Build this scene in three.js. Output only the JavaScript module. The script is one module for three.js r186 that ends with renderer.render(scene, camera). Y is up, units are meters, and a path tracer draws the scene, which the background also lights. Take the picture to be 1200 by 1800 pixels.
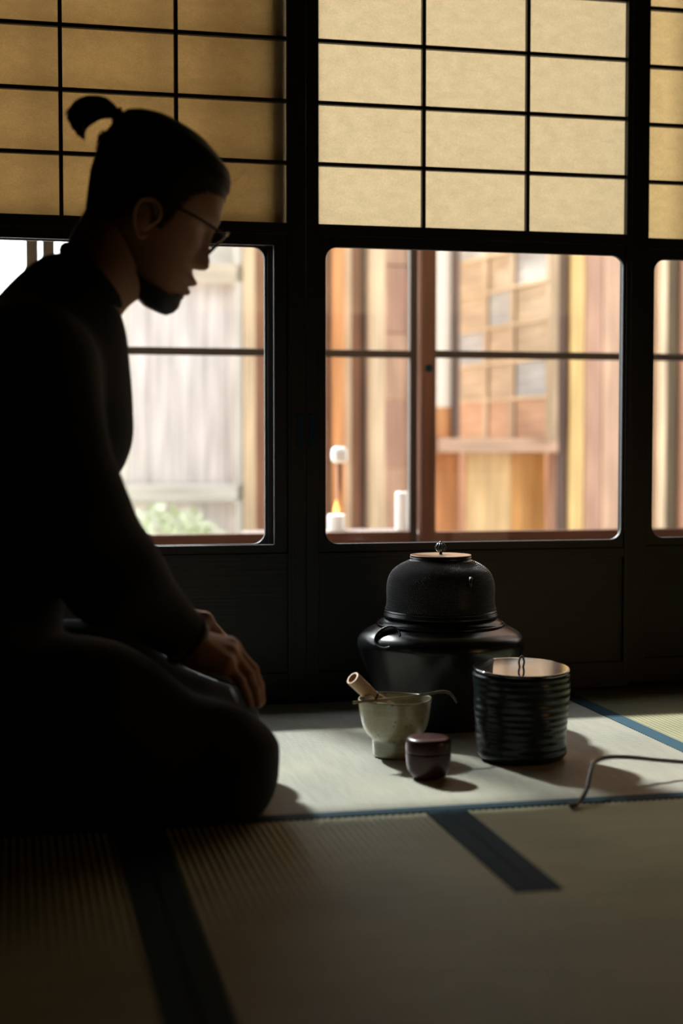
import * as THREE from 'three';
import { RoundedBoxGeometry } from 'three/addons/geometries/RoundedBoxGeometry.js';
import { mergeGeometries } from 'three/addons/utils/BufferGeometryUtils.js';

// ---------------------------------------------------------------- camera, sky, sun, exposure
const scene = new THREE.Scene();
const renderer = new THREE.WebGLRenderer({ antialias: true });
renderer.toneMapping = THREE.LinearToneMapping;
renderer.toneMappingExposure = 1.0;
renderer.shadowMap.enabled = true;

const camera = new THREE.PerspectiveCamera(38.74, 1200 / 1800, 0.05, 200);
camera.position.set(0, 0.54, 3.01);
camera.rotation.order = 'YXZ';
camera.rotation.set(-0.04684, -0.22094, 0);
camera.focus = 2.8;
camera.userData.fStop = 2.0;

{ // hazy bright sky
  const W = 64, Hh = 32, d = new Float32Array(W * Hh * 4);
  for (let j = 0; j < Hh; j++) for (let i = 0; i < W; i++) {
    const t = Math.max(0, (j + 0.5) / Hh * 2 - 1), k = (j * W + i) * 4;
    const a = Math.pow(t, 0.6);
    d[k] = 4.9 - 1.3 * a; d[k + 1] = 5.05 - 1.05 * a; d[k + 2] = 5.15 - 0.6 * a; d[k + 3] = 1;
  }
  const sky = new THREE.DataTexture(d, W, Hh, THREE.RGBAFormat, THREE.FloatType);
  sky.mapping = THREE.EquirectangularReflectionMapping; sky.magFilter = THREE.LinearFilter; sky.needsUpdate = true;
  scene.background = sky; scene.environment = sky;
}
const sun = new THREE.DirectionalLight(new THREE.Color().setRGB(0.97, 1, 1.02), 15);
sun.position.set(-0.38 * 6, 0.96 * 6, -6); sun.target.position.set(0, 0, 0);
sun.castShadow = true; sun.shadow.radius = 6;
Object.assign(sun.shadow.camera, { left: -6, right: 6, top: 6, bottom: -6, near: 0.1, far: 30 });
sun.shadow.mapSize.set(2048, 2048);
scene.add(sun, sun.target);

// ---------------------------------------------------------------- helpers
let seed = 7;
const rnd = () => { seed = (seed * 1664525 + 1013904223) >>> 0; return seed / 4294967296; };
const rr = (a, b) => a + (b - a) * rnd();
const lin = (r, g, b) => new THREE.Color().setRGB(r, g, b);
const taken = new Map();
const numbered = (n) => { const k = taken.get(n) ?? 0; taken.set(n, k + 1); return k ? `${n}_${String(k).padStart(3, '0')}` : n; };
function mesh(name, geo, mat, parent) {
  const m = new THREE.Mesh(geo, mat); m.name = name; m.castShadow = m.receiveShadow = true;
  if (parent) parent.add(m); return m;
}
function thing(name, label, category, pos = [0, 0, 0], extra = {}) {
  const g = new THREE.Group(); g.name = extra.exact ? name : numbered(name); g.position.set(...pos);
  g.userData = { label, category };
  if (extra.group) g.userData.group = extra.group;
  if (extra.kind) g.userData.kind = extra.kind;
  scene.add(g); return g;
}
// box by its bounds, uv in metres, optional rounding
function bx(x0, x1, y0, y1, z0, z1, r = 0) {
  const w = x1 - x0, h = y1 - y0, d = z1 - z0;
  const rad = Math.min(r, w * 0.45, h * 0.45, d * 0.45);
  const g = rad > 0 ? new RoundedBoxGeometry(w, h, d, 2, rad) : new THREE.BoxGeometry(w, h, d);
  g.translate((x0 + x1) / 2, (y0 + y1) / 2, (z0 + z1) / 2);
  uvBox(g); return g;
}
function uvBox(g) {   // metres on the dominant plane, the grain (v) along the longest axis
  g.computeBoundingBox(); const s = g.boundingBox.getSize(new THREE.Vector3());
  const L = s.x >= s.y && s.x >= s.z ? 'x' : s.y >= s.z ? 'y' : 'z';
  const p = g.attributes.position, n = g.attributes.normal, uv = new Float32Array(p.count * 2);
  for (let i = 0; i < p.count; i++) {
    const c = { x: p.getX(i), y: p.getY(i), z: p.getZ(i) }, a = [Math.abs(n.getX(i)), Math.abs(n.getY(i)), Math.abs(n.getZ(i))];
    const drop = a[0] > a[1] && a[0] > a[2] ? 'x' : a[1] > a[2] ? 'y' : 'z';
    const rest = ['x', 'y', 'z'].filter((k) => k !== drop);
    const v = rest.includes(L) ? L : rest[1], u = rest.find((k) => k !== v);
    uv[i * 2] = c[u] + (drop === 'x' ? 0.37 : 0); uv[i * 2 + 1] = c[v];
  }
  g.setAttribute('uv', new THREE.BufferAttribute(uv, 2)); return g;
}
const lathe = (pts, seg = 64) => new THREE.LatheGeometry(pts.map(([r, y]) => new THREE.Vector2(Math.max(r, 1e-4), y)), seg);
function smoothPts(pts, n) {   // catmull-rom through 2D points
  const c = new THREE.CatmullRomCurve3(pts.map(([a, b]) => new THREE.Vector3(a, b, 0)), false, 'centripetal');
  return c.getPoints(n).map((p) => [p.x, p.y]);
}
function tube(pts, r, seg = 40, rad = 10, closed = false) {
  const c = new THREE.CatmullRomCurve3(pts.map((p) => new THREE.Vector3(...p)), closed, 'centripetal');
  return new THREE.TubeGeometry(c, seg, r, rad, closed);
}
// tube with varying radius
function taperTube(pts, radii, seg = 24, rad = 10, flat = 1) {
  const c = new THREE.CatmullRomCurve3(pts.map((p) => new THREE.Vector3(...p)), false, 'centripetal');
  const g = new THREE.TubeGeometry(c, seg, 1, rad, false), p = g.attributes.position;
  const P = c.getSpacedPoints(seg);
  for (let i = 0; i <= seg; i++) {
    const t = i / seg * (radii.length - 1), k = Math.min(Math.floor(t), radii.length - 2), R = radii[k] + (radii[k + 1] - radii[k]) * (t - k);
    for (let j = 0; j <= rad; j++) {
      const q = i * (rad + 1) + j;
      const v = new THREE.Vector3(p.getX(q), p.getY(q), p.getZ(q));
      const o = c.getPointAt(i / seg);
      v.sub(o).multiplyScalar(R).add(o); p.setXYZ(q, v.x, v.y, v.z);
    }
  }
  g.computeVertexNormals(); return g;
}
const sm = (a, b, x) => { const t = Math.min(1, Math.max(0, (x - a) / (b - a))); return t * t * (3 - 2 * t); };
function table(t, x) {   // piecewise linear
  if (x <= t[0][0]) return t[0][1];
  for (let i = 1; i < t.length; i++) if (x <= t[i][0]) { const k = (x - t[i - 1][0]) / (t[i][0] - t[i - 1][0]); return t[i - 1][1] + k * (t[i][1] - t[i - 1][1]); }
  return t[t.length - 1][1];
}
// value noise
const hash = (i, j, s) => { let h = (i * 374761393 + j * 668265263 + s * 2147483647) | 0; h = Math.imul(h ^ (h >>> 13), 1274126177); h ^= h >>> 16; return (h >>> 0) / 4294967296; };
function vnoise(x, y, s, wx = 0, wy = 0) {
  const i = Math.floor(x), j = Math.floor(y), f = x - i, g = y - j, u = f * f * (3 - 2 * f), v = g * g * (3 - 2 * g);
  const m = (a, b) => hash(wx ? ((a % wx) + wx) % wx : a, wy ? ((b % wy) + wy) % wy : b, s);
  return (m(i, j) * (1 - u) + m(i + 1, j) * u) * (1 - v) + (m(i, j + 1) * (1 - u) + m(i + 1, j + 1) * u) * v;
}
function tex(w, h, fn, srgb = true) {
  const d = new Uint8Array(w * h * 4);
  for (let j = 0; j < h; j++) for (let i = 0; i < w; i++) { const c = fn(i / w, j / h, i, j), k = (j * w + i) * 4; for (let q = 0; q < 3; q++) d[k + q] = Math.max(0, Math.min(255, (Array.isArray(c) ? c[q] : c) * 255)); d[k + 3] = 255; }
  const t = new THREE.DataTexture(d, w, h); t.wrapS = t.wrapT = THREE.RepeatWrapping; t.magFilter = THREE.LinearFilter; t.minFilter = THREE.LinearMipmapLinearFilter; t.generateMipmaps = true;
  if (srgb) t.colorSpace = THREE.SRGBColorSpace; t.needsUpdate = true; return t;
}
const rep = (t, x, y) => { const c = t.clone(); c.repeat.set(x, y); c.needsUpdate = true; return c; };

// ---------------------------------------------------------------- textures and materials
const grainTex = tex(256, 512, (u, v) => {
  const a = vnoise(u * 40 + 1.5 * vnoise(u * 4, v * 3, 3, 4, 3), v * 3, 1, 0, 3), b = vnoise(u * 110, v * 9, 2, 110, 9), c = vnoise(u * 6, v * 4, 5, 6, 4);
  const k = 0.72 + 0.16 * a + 0.08 * b + 0.1 * (c - 0.5); return [k, k, k];
});
const grainBump = tex(256, 512, (u, v) => { const k = 0.5 * vnoise(u * 60, v * 4, 11, 60, 4) + 0.5 * vnoise(u * 120, v * 10, 12, 120, 10); return [k, k, k]; }, false);
const G5 = rep(grainTex, 5, 1.4), B5 = rep(grainBump, 5, 1.4);
const wood = (r, g, b, rough = 0.55, bump = 0.0004) => new THREE.MeshStandardMaterial({ color: lin(r, g, b), map: G5, bumpMap: B5, bumpScale: bump, roughness: rough });
const washiTex = tex(1024, 1024, (() => {
  const W = 1024, acc = new Float32Array(W * W);
  for (let k = 0; k < 5200; k++) {   // long fibres
    let x = rnd() * W, y = rnd() * W, a = (rnd() - 0.5) * 1.5, n = 12 + rnd() * 50, s = (rnd() - 0.45) * 0.05;
    for (let i = 0; i < n; i++) { x += Math.cos(a); y += Math.sin(a) * 0.8; a += (rnd() - 0.5) * 0.22; acc[((y | 0) & 1023) * W + ((x | 0) & 1023)] += s; }
  }
  return (u, v, i, j) => {
    const k = 0.93 + acc[j * W + i] * 1.1 + 0.05 * (vnoise(u * 24, v * 40, 21, 24, 40) - 0.5) + 0.07 * (vnoise(u * 200, v * 260, 22, 200, 260) - 0.5);
    return [k, k, k * 0.99];
  };
})());
const paperMat = (r, g, b, t) => new THREE.MeshPhysicalMaterial({ color: lin(r, g, b), map: rep(washiTex, 2.2, 2.2), roughness: 1, transmission: t, thickness: 0, side: THREE.DoubleSide, specularIntensity: 0.2 });
const M = {
  frame: wood(0.011, 0.0088, 0.008, 0.55),
  lattice: wood(0.03, 0.022, 0.017, 0.5),
  paper: paperMat(0.66, 0.505, 0.29, 0.27),
  paperAged: paperMat(0.62, 0.43, 0.19, 0.27),
  paperRear: paperMat(0.86, 0.66, 0.4, 0.5),
  glass: new THREE.MeshPhysicalMaterial({ color: lin(0.98, 0.99, 0.98), roughness: 0, transmission: 1, thickness: 0, ior: 1.5, side: THREE.DoubleSide }),
  plaster: new THREE.MeshStandardMaterial({ color: lin(0.13, 0.105, 0.075), roughness: 0.95 }),
  ceil: wood(0.09, 0.055, 0.032, 0.7),
  heri: new THREE.MeshPhysicalMaterial({ color: lin(0.008, 0.042, 0.06), roughness: 0.8, specularIntensity: 0.3 }),
  outerWood: wood(0.22, 0.085, 0.05, 0.5),
  outerDark: wood(0.085, 0.055, 0.042, 0.5),
  engawa: wood(0.2, 0.11, 0.06, 0.4),
};
{ // ribbed cloth of the mat borders
  const t = tex(64, 64, (u, v) => { const k = 0.75 + 0.2 * Math.abs(Math.sin(u * Math.PI * 16)) + 0.1 * vnoise(u * 30, v * 30, 31, 30, 30); return [k, k, k]; });
  M.heri.map = rep(t, 30, 30);
}
// rush mats: fine reeds across the ribs, patches of age
const reedTex = (s) => tex(512, 512, (u, v) => {
  const reed = vnoise(u * 256, v * 14, 41 + s, 256, 14), patch = vnoise(u * 5, v * 5, 42 + s, 5, 5), streak = vnoise(u * 60, v * 6, 43 + s, 60, 6);
  const k = 0.84 + 0.06 * reed + 0.08 * (patch - 0.5) + 0.04 * (streak - 0.5), g = 0.02 * (patch - 0.5);
  return [k + g, k, k - 0.03 - g];
});
const reedA = reedTex(0);
const rush = (r, g, b, ro, si) => new THREE.MeshPhysicalMaterial({ color: lin(r, g, b), map: rep(reedA, 2.2, 2.2), roughness: ro, specularIntensity: si });
M.rush = rush(0.375, 0.365, 0.315, 0.42, 1);
M.rushGreen = rush(0.42, 0.42, 0.25, 0.6, 0.7);
M.rushOlive = rush(0.19, 0.175, 0.09, 0.7, 0.35);

// ---------------------------------------------------------------- room shell
function structure(name, label, category) { return thing(name, label, category, [0, 0, 0], { exact: true, kind: 'structure' }); }
const RX0 = -2.75, RX1 = 3.1, RZ = 4.7, CEIL = 2.3;
{
  const f = structure('floor', 'floor of rush tatami mats with dark blue cloth borders', 'floor');
  mesh('subfloor', bx(RX0 - 0.1, RX1 + 0.1, -0.12, -0.05, -0.1, RZ + 0.1), M.ceil, f);
  const PITCH = 0.0102, AMP = 0.0019;
  // ribbed weave, ribs along x or z
  function weave(x0, x1, z0, z1, along) {
    const len = along === 'x' ? z1 - z0 : x1 - x0, n = Math.max(1, Math.round(len / PITCH)), S = 8, N = n * S;
    const pos = [], nor = [], uv = [], idx = [];
    const prof = (t) => { const s = Math.abs(Math.sin(Math.PI * t)); return AMP * (Math.pow(s, 0.8) - 1); };
    const ends = along === 'x' ? [x0, x1] : [z0, z1];
    for (let i = 0; i <= N; i++) {
      const t = i / S, c = (along === 'x' ? z0 : x0) + len * i / N, y = prof(t), e = 0.06;
      const sl = (prof(t + e) - prof(t - e)) / (2 * e * len / n), q = Math.hypot(sl, 1);
      for (const a of ends) {
        along === 'x' ? pos.push(a, y, c) : pos.push(c, y, a);
        along === 'x' ? nor.push(0, 1 / q, -sl / q) : nor.push(-sl / q, 1 / q, 0);
        along === 'x' ? uv.push(a, c) : uv.push(c * 1 + 0.3, a);
        if (along === 'x') { uv[uv.length - 2] = a; uv[uv.length - 1] = c; } else { uv[uv.length - 2] = a; uv[uv.length - 1] = c; }
      }
      if (i < N) { const k = i * 2; along === 'x' ? idx.push(k, k + 2, k + 1, k + 1, k + 2, k + 3) : idx.push(k, k + 1, k + 2, k + 1, k + 3, k + 2); }
    }
    const g = new THREE.BufferGeometry();
    g.setAttribute('position', new THREE.Float32BufferAttribute(pos, 3)); g.setAttribute('normal', new THREE.Float32BufferAttribute(nor, 3)); g.setAttribute('uv', new THREE.Float32BufferAttribute(uv, 2)); g.setIndex(idx);
    const core = bx(x0, x1, -0.05, -0.0023, z0, z1);
    return mergeGeometries([g, core]);
  }
  let mats = 0;
  function mat(rects, along, heris, m) {
    const w = mesh(mats ? `tatami_mat_${String(mats).padStart(3, '0')}` : 'tatami_mat', mergeGeometries(rects.map((r) => weave(...r, along))), m, f); mats++;
    for (const [x0, x1, z0, z1] of heris) mesh('cloth_border', bx(x0, x1, -0.05, 0.0009, z0, z1, 0.0006), M.heri, w);
    return w;
  }
  const e = 0.0012;
  // mat under the tea things, its ribs parallel to the screens
  mat([[-0.77, 1.139 - e, 0.052, 0.945]], 'x', [[-0.77, 1.139 - e, 0.945, 0.977 - e], [-0.77, 1.139 - e, 0.02, 0.052]], M.rush);
  mat([[1.173, 2.06, 0.02, 1.93 - e]], 'z', [[1.139, 1.173, 0.02, 1.93 - e], [2.06, 2.094 - e, 0.02, 1.93 - e]], M.rushOlive);
  // small square mat over the sunken hearth
  mat([[0.198, 0.585, 0.977 + e, 1.365]], 'z', [[0.165 + e, 0.198, 0.977 + e, 1.365], [0.585, 0.6145, 0.977 + e, 1.365]], M.rushGreen);
  // big mat cut around the hearth
  mat([[0.6455, 1.085, 0.977 + e, 1.3665], [0.198, 1.085, 1.3665, 2.88]], 'z', [[0.6155, 0.6455, 0.977 + e, 1.3665], [0.165 + e, 0.198, 1.3665, 2.88], [1.085, 1.1185, 0.977 + e, 2.88]], M.rushGreen);
  mat([[-0.79, 0.13, 0.977 + e, 2.88]], 'z', [[0.13, 0.165 - e, 0.977 + e, 2.88], [-0.824, -0.79, 0.977 + e, 2.88]], M.rushGreen);
  // the rest of the room
  mat([[-1.69, -0.773, 0.02, 1.93]], 'z', [[-1.725, -1.69, 0.02, 1.93]], M.rushGreen);
  mat([[1.1215, 2.06, 1.93 + e, 3.84]], 'z', [[2.06, 2.094, 1.93 + e, 3.84]], M.rushGreen);
  mat([[RX0, -1.727, 0.02, 4.7]], 'z', [], M.rushGreen);
  mat([[-1.725, -0.826, 1.932, 4.7]], 'z', [], M.rushGreen);
  mat([[-0.824, 1.119, 2.9, 4.7]], 'x', [[-0.824, 1.119, 2.882, 2.9 - e]], M.rushGreen);
  mat([[2.096, RX1, 0.02, 4.7]], 'z', [], M.rushGreen);
  mat([[1.121, 2.094, 3.842, 4.7]], 'x', [], M.rushGreen);

  const c = structure('ceiling', 'dark board ceiling of the tea room', 'ceiling');
  mesh('ceiling_board', bx(RX0 - 0.1, RX1 + 0.1, CEIL, CEIL + 0.08, -0.12, RZ + 0.1), M.ceil, c);
  const wb = structure('wall_front', 'plaster wall above the paper screens with dark lintel', 'wall');
  mesh('plaster', bx(RX0 - 0.1, RX1 + 0.1, 1.82, CEIL, -0.1, 0.0), M.plaster, wb);
  mesh('lintel', bx(RX0 - 0.1, RX1 + 0.1, 1.757, 1.82, -0.115, 0.02, 0.002), M.frame, wb);
  mesh('threshold', bx(RX0 - 0.1, RX1 + 0.1, -0.12, -0.001, -0.115, 0.0195), M.frame, wb);
  for (const [x0, x1] of [[RX0, -0.235], [2.115, RX1]]) mesh('side_panel', bx(x0, x1, 0, 1.757, -0.1, 0), M.plaster, wb);
  mesh('post', bx(-0.235, -0.1955, 0, 1.757, -0.115, 0.015, 0.003), M.frame, wb);
  mesh('post', bx(2.025, 2.115, 0, 1.757, -0.115, 0.015, 0.003), M.frame, wb);
  const wl = structure('wall_left', 'dim plaster wall on the left side', 'wall');
  mesh('plaster', bx(RX0 - 0.1, RX0, -0.05, CEIL, -0.1, RZ), M.plaster, wl);
  const wr = structure('wall_right', 'dim plaster wall on the right side', 'wall');
  mesh('plaster', bx(RX1, RX1 + 0.1, -0.05, CEIL, -0.1, RZ), M.plaster, wr);
  const wk = structure('wall_back', 'dim plaster wall behind the viewer', 'wall');
  mesh('plaster', bx(RX0 - 0.1, RX1 + 0.1, -0.05, CEIL, RZ, RZ + 0.1), M.plaster, wk);
}

// ---------------------------------------------------------------- paper screens with a band of glass
function roundedRect(s, x0, x1, y0, y1, r) {
  s.moveTo(x0 + r, y0); s.lineTo(x1 - r, y0); s.absarc(x1 - r, y0 + r, r, -Math.PI / 2, 0); s.lineTo(x1, y1 - r); s.absarc(x1 - r, y1 - r, r, 0, Math.PI / 2);
  s.lineTo(x0 + r, y1); s.absarc(x0 + r, y1 - r, r, Math.PI / 2, Math.PI); s.lineTo(x0, y0 + r); s.absarc(x0 + r, y0 + r, r, Math.PI, Math.PI * 1.5); return s;
}
// xs: outer left, paper left, bar, bar, paper right, outer right; hole: glass opening left and right
function screen(n, label, xs, hole, zf, rounded, paper) {
  const g = structure(`door_${n}`, label, 'paper screen'), D = 0.03;
  const [a, p0, b1, b2, p1, z] = xs, zb = zf - D, TOP = 1.757, part = (nm, geo, m) => mesh(nm, geo, m, g);
  part('stile', bx(a, p0, 0, TOP, zb, zf, 0.0012), M.frame);
  part('stile', bx(p1, z, 0, TOP, zb, zf, 0.0012), M.frame);
  part('top_rail', bx(p0, p1, 1.7, TOP, zb, zf - 0.0005, 0.001), M.frame);
  part('middle_rail', bx(p0, p1, 0.9755, 1.0, zb, zf - 0.0005, 0.001), M.frame);
  part('bottom_rail', bx(p0, p1, 0, 0.055, zb, zf - 0.0005, 0.001), M.frame);
  part('hip_board', bx(p0, p1, 0.055, 0.29, zb + 0.009, zf - 0.01), M.frame);
  part('sill_rail', bx(p0, p1, 0.29, 0.3095, zb, zf - 0.0005, 0.001), M.frame);
  // board with the opening for the glass
  const s = new THREE.Shape(); s.moveTo(p0, 0.3095); s.lineTo(p1, 0.3095); s.lineTo(p1, 0.9755); s.lineTo(p0, 0.9755);
  s.closePath(); s.holes.push(roundedRect(new THREE.Path(), hole[0], hole[1], 0.328, 0.953, rounded ? 0.026 : 0.0015));
  const bg = new THREE.ExtrudeGeometry(s, { depth: 0.009, bevelEnabled: true, bevelThickness: 0.0015, bevelSize: 0.0015, bevelOffset: -0.0015, bevelSegments: 2, curveSegments: 10 });
  bg.translate(0, 0, zf - 0.0145); part('opening_board', bg, M.frame);
  part('glass_pane', new THREE.PlaneGeometry(hole[1] - hole[0] + 0.004, 0.629).translate((hole[0] + hole[1]) / 2, 0.6405, zf - 0.0175), M.glass);
  // lattice on the room side, paper behind it
  const ys = [1.0, 1.1255, 1.2525, 1.3805, 1.5085, 1.6365, 1.7], cols = [p0, b1, b2, p1];
  for (const x of [b1, b2]) part('lattice_bar', bx(x - 0.004, x + 0.004, 1.0, 1.7, zf - 0.017, zf - 0.004, 0.0008), M.lattice);
  for (let k = 1; k < 6; k++) part('lattice_bar', bx(p0, p1, ys[k] - 0.004, ys[k] + 0.004, zf - 0.0168, zf - 0.0045, 0.0008), M.lattice);
  for (let i = 0; i < 3; i++) for (let k = 0; k < 6; k++) {
    const x0 = cols[i], x1 = cols[i + 1], y0 = ys[k], y1 = ys[k + 1], q = new THREE.PlaneGeometry(x1 - x0, y1 - y0);
    q.translate((x0 + x1) / 2, (y0 + y1) / 2, zf - 0.0175);
    const P = q.attributes.position, U = q.attributes.uv; for (let v = 0; v < 4; v++) U.setXY(v, P.getX(v) + n * 0.37, P.getY(v));
    part('paper_pane', q, paper);
  }
  return g;
}
const d1 = screen(1, 'paper screen behind the kneeling person, its glass band half hidden', [-0.195, -0.132, 0.0985, 0.331, 0.561, 0.5995], [-0.12, 0.5325], 0, false, M.paper);
const d2 = screen(2, 'bright paper screen above the kettle with rounded glass band', [0.6005, 0.627, 0.857, 1.0905, 1.319, 1.331], [0.643, 1.313], 0, true, M.paper);
const d3 = screen(3, 'paper screen slid behind the one at the person, only its stile showing', [-0.195, -0.168, 0.063, 0.293, 0.524, 0.536], [-0.152, 0.5185], -0.033, true, M.paperRear);
const d4 = screen(4, 'amber paper screen at the right edge of the picture', [1.3335, 1.390, 1.62, 1.85, 2.01, 2.024], [1.4065, 2.0], -0.042, true, M.paperAged);
mesh('backing_batten', bx(0.5305, 0.5565, 1.0, 1.7, -0.0295, -0.0225), M.frame, d1);
mesh('meeting_strip', bx(1.3185, 1.3335, 0, 1.757, -0.0365, -0.0315), M.frame, d4);
mesh('meeting_strip', bx(1.3332, 1.35, 0, 1.757, -0.0425, -0.0318), M.frame, d4);
for (const [g, x] of [[d1, 0.5885], [d2, 0.6135]]) {   // sunk finger pulls on the meeting stiles
  const p = mesh('finger_pull', bx(x - 0.0065, x + 0.0065, 0.535, 0.602, -0.004, 0.0012, 0.001), M.heri, g);
  mesh('pull_rim', mergeGeometries([bx(x - 0.0075, x - 0.006, 0.534, 0.603, -0.002, 0.0022), bx(x + 0.006, x + 0.0075, 0.534, 0.603, -0.002, 0.0022)]), M.frame, p);
}

// ---------------------------------------------------------------- veranda and its sliding glass doors
{
  const v = structure('veranda', 'wooden veranda between the paper screens and the glass doors', 'veranda');
  for (let k = 0; k < 8; k++) mesh('floor_board', bx(-3.4, 3.6, -0.06, -0.004, -1.06 + k * 0.118, -1.06 + k * 0.118 + 0.1165, 0.002), M.engawa, v);
  mesh('outer_sill', bx(-3.4, 3.6, -0.06, 0.2, -1.06, -0.96, 0.004), M.outerWood, v);
  mesh('footing', bx(-3.4, 3.6, -0.5, -0.06, -1.04, -0.98), M.plaster, v);
  mesh('roof', bx(-3.6, 3.8, 3.25, 3.35, -1.35, 0.1), M.ceil, v);
  mesh('head_rail', bx(-3.4, 3.6, 2.75, 2.8, -1.05, -0.97), M.outerWood, v);
  mesh('end_wall', bx(3.6, 3.7, -0.5, 3.25, -1.06, 0), M.plaster, v);
  mesh('end_wall', bx(-3.5, -3.4, -0.5, 3.25, -1.06, 0), M.plaster, v);
  mesh('upper_wall', bx(-3.5, 3.7, 2.3, 3.25, -0.1, 0.0), M.plaster, v);
  // x0, x1, front face z, wood of left and right stile
  const doors = [[-1.0, 0.069, -1.0, 'outerWood', 'outerDark', 'glass sliding door of the veranda behind the person'], [0.08, 1.131, -1.028, 'outerDark', 'outerDark', 'glass sliding door of the veranda seen through two paper screens'], [1.133, 2.19, -0.998, 'outerWood', 'outerWood', 'glass sliding door with reddish stile, behind the kettle'], [2.2, 3.25, -1.028, 'outerWood', 'outerWood', 'glass sliding door at the far right of the veranda'], [-2.05, -1.01, -1.028, 'outerWood', 'outerWood', 'glass sliding door at the far left of the veranda']];
  doors.forEach(([x0, x1, z, ml, mr, label], i) => {
    const g = structure(`door_${6 + i}`, label, 'glass door'), sw = 0.033, sl = i === 2 ? 0.044 : sw, sr = i === 1 ? 0.023 : sw;
    mesh('stile', bx(x0, x0 + sl, 0.2, 2.75, z - 0.026, z, 0.002), M[ml], g);
    mesh('stile', bx(x1 - sr, x1, 0.2, 2.75, z - 0.026, z, 0.002), M[mr], g);
    mesh('bottom_rail', bx(x0 + sl, x1 - sr, 0.2, 0.288, z - 0.024, z - 0.002, 0.002), M.outerWood, g);
    mesh('top_rail', bx(x0 + sl, x1 - sr, 2.7, 2.75, z - 0.024, z - 0.002, 0.002), M.outerWood, g);
    for (const y of [0.796]) mesh('cross_bar', bx(x0 + sl, x1 - sr, y - 0.0105, y + 0.0105, z - 0.022, z - 0.004, 0.002), M.outerDark, g);
    for (const [y0, y1] of [[0.288, 0.786], [0.806, 2.7]]) mesh('glass_pane', new THREE.PlaneGeometry(x1 - sr - x0 - sl, y1 - y0).translate((x0 + sl + x1 - sr) / 2, (y0 + y1) / 2, z - 0.013), M.glass, g);
    if (i === 2) mesh('finger_pull', new THREE.CylinderGeometry(0.011, 0.011, 0.006, 20).rotateX(Math.PI / 2).translate(x0 + 0.022, 0.755, z), M.heri, g);
  });
}

// ---------------------------------------------------------------- courtyard
const N_ = {
  gravel: new THREE.MeshStandardMaterial({ color: lin(0.62, 0.57, 0.5), roughness: 1 }),
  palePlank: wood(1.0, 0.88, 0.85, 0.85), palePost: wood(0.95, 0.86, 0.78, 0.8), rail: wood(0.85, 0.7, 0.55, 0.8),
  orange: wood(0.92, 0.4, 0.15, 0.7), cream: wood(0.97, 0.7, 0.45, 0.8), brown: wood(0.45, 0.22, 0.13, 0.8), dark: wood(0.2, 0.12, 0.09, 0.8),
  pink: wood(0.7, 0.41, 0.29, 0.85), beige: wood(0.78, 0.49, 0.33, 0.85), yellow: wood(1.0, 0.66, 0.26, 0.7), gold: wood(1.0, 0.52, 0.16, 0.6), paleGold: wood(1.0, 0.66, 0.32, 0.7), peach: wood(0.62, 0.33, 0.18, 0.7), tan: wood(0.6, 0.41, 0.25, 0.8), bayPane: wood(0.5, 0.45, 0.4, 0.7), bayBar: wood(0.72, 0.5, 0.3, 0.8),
  paneBlue: new THREE.MeshStandardMaterial({ color: lin(0.62, 0.58, 0.54), roughness: 0.5 }), paleWall: new THREE.MeshStandardMaterial({ color: lin(0.9, 0.76, 0.64), roughness: 0.95 }),
  olive: wood(0.14, 0.095, 0.045, 0.8), stone: new THREE.MeshStandardMaterial({ color: lin(0.16, 0.12, 0.1), roughness: 0.9 }),
  white: new THREE.MeshPhysicalMaterial({ color: lin(0.9, 0.88, 0.84), roughness: 0.4, clearcoat: 0.4 }),
};
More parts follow.
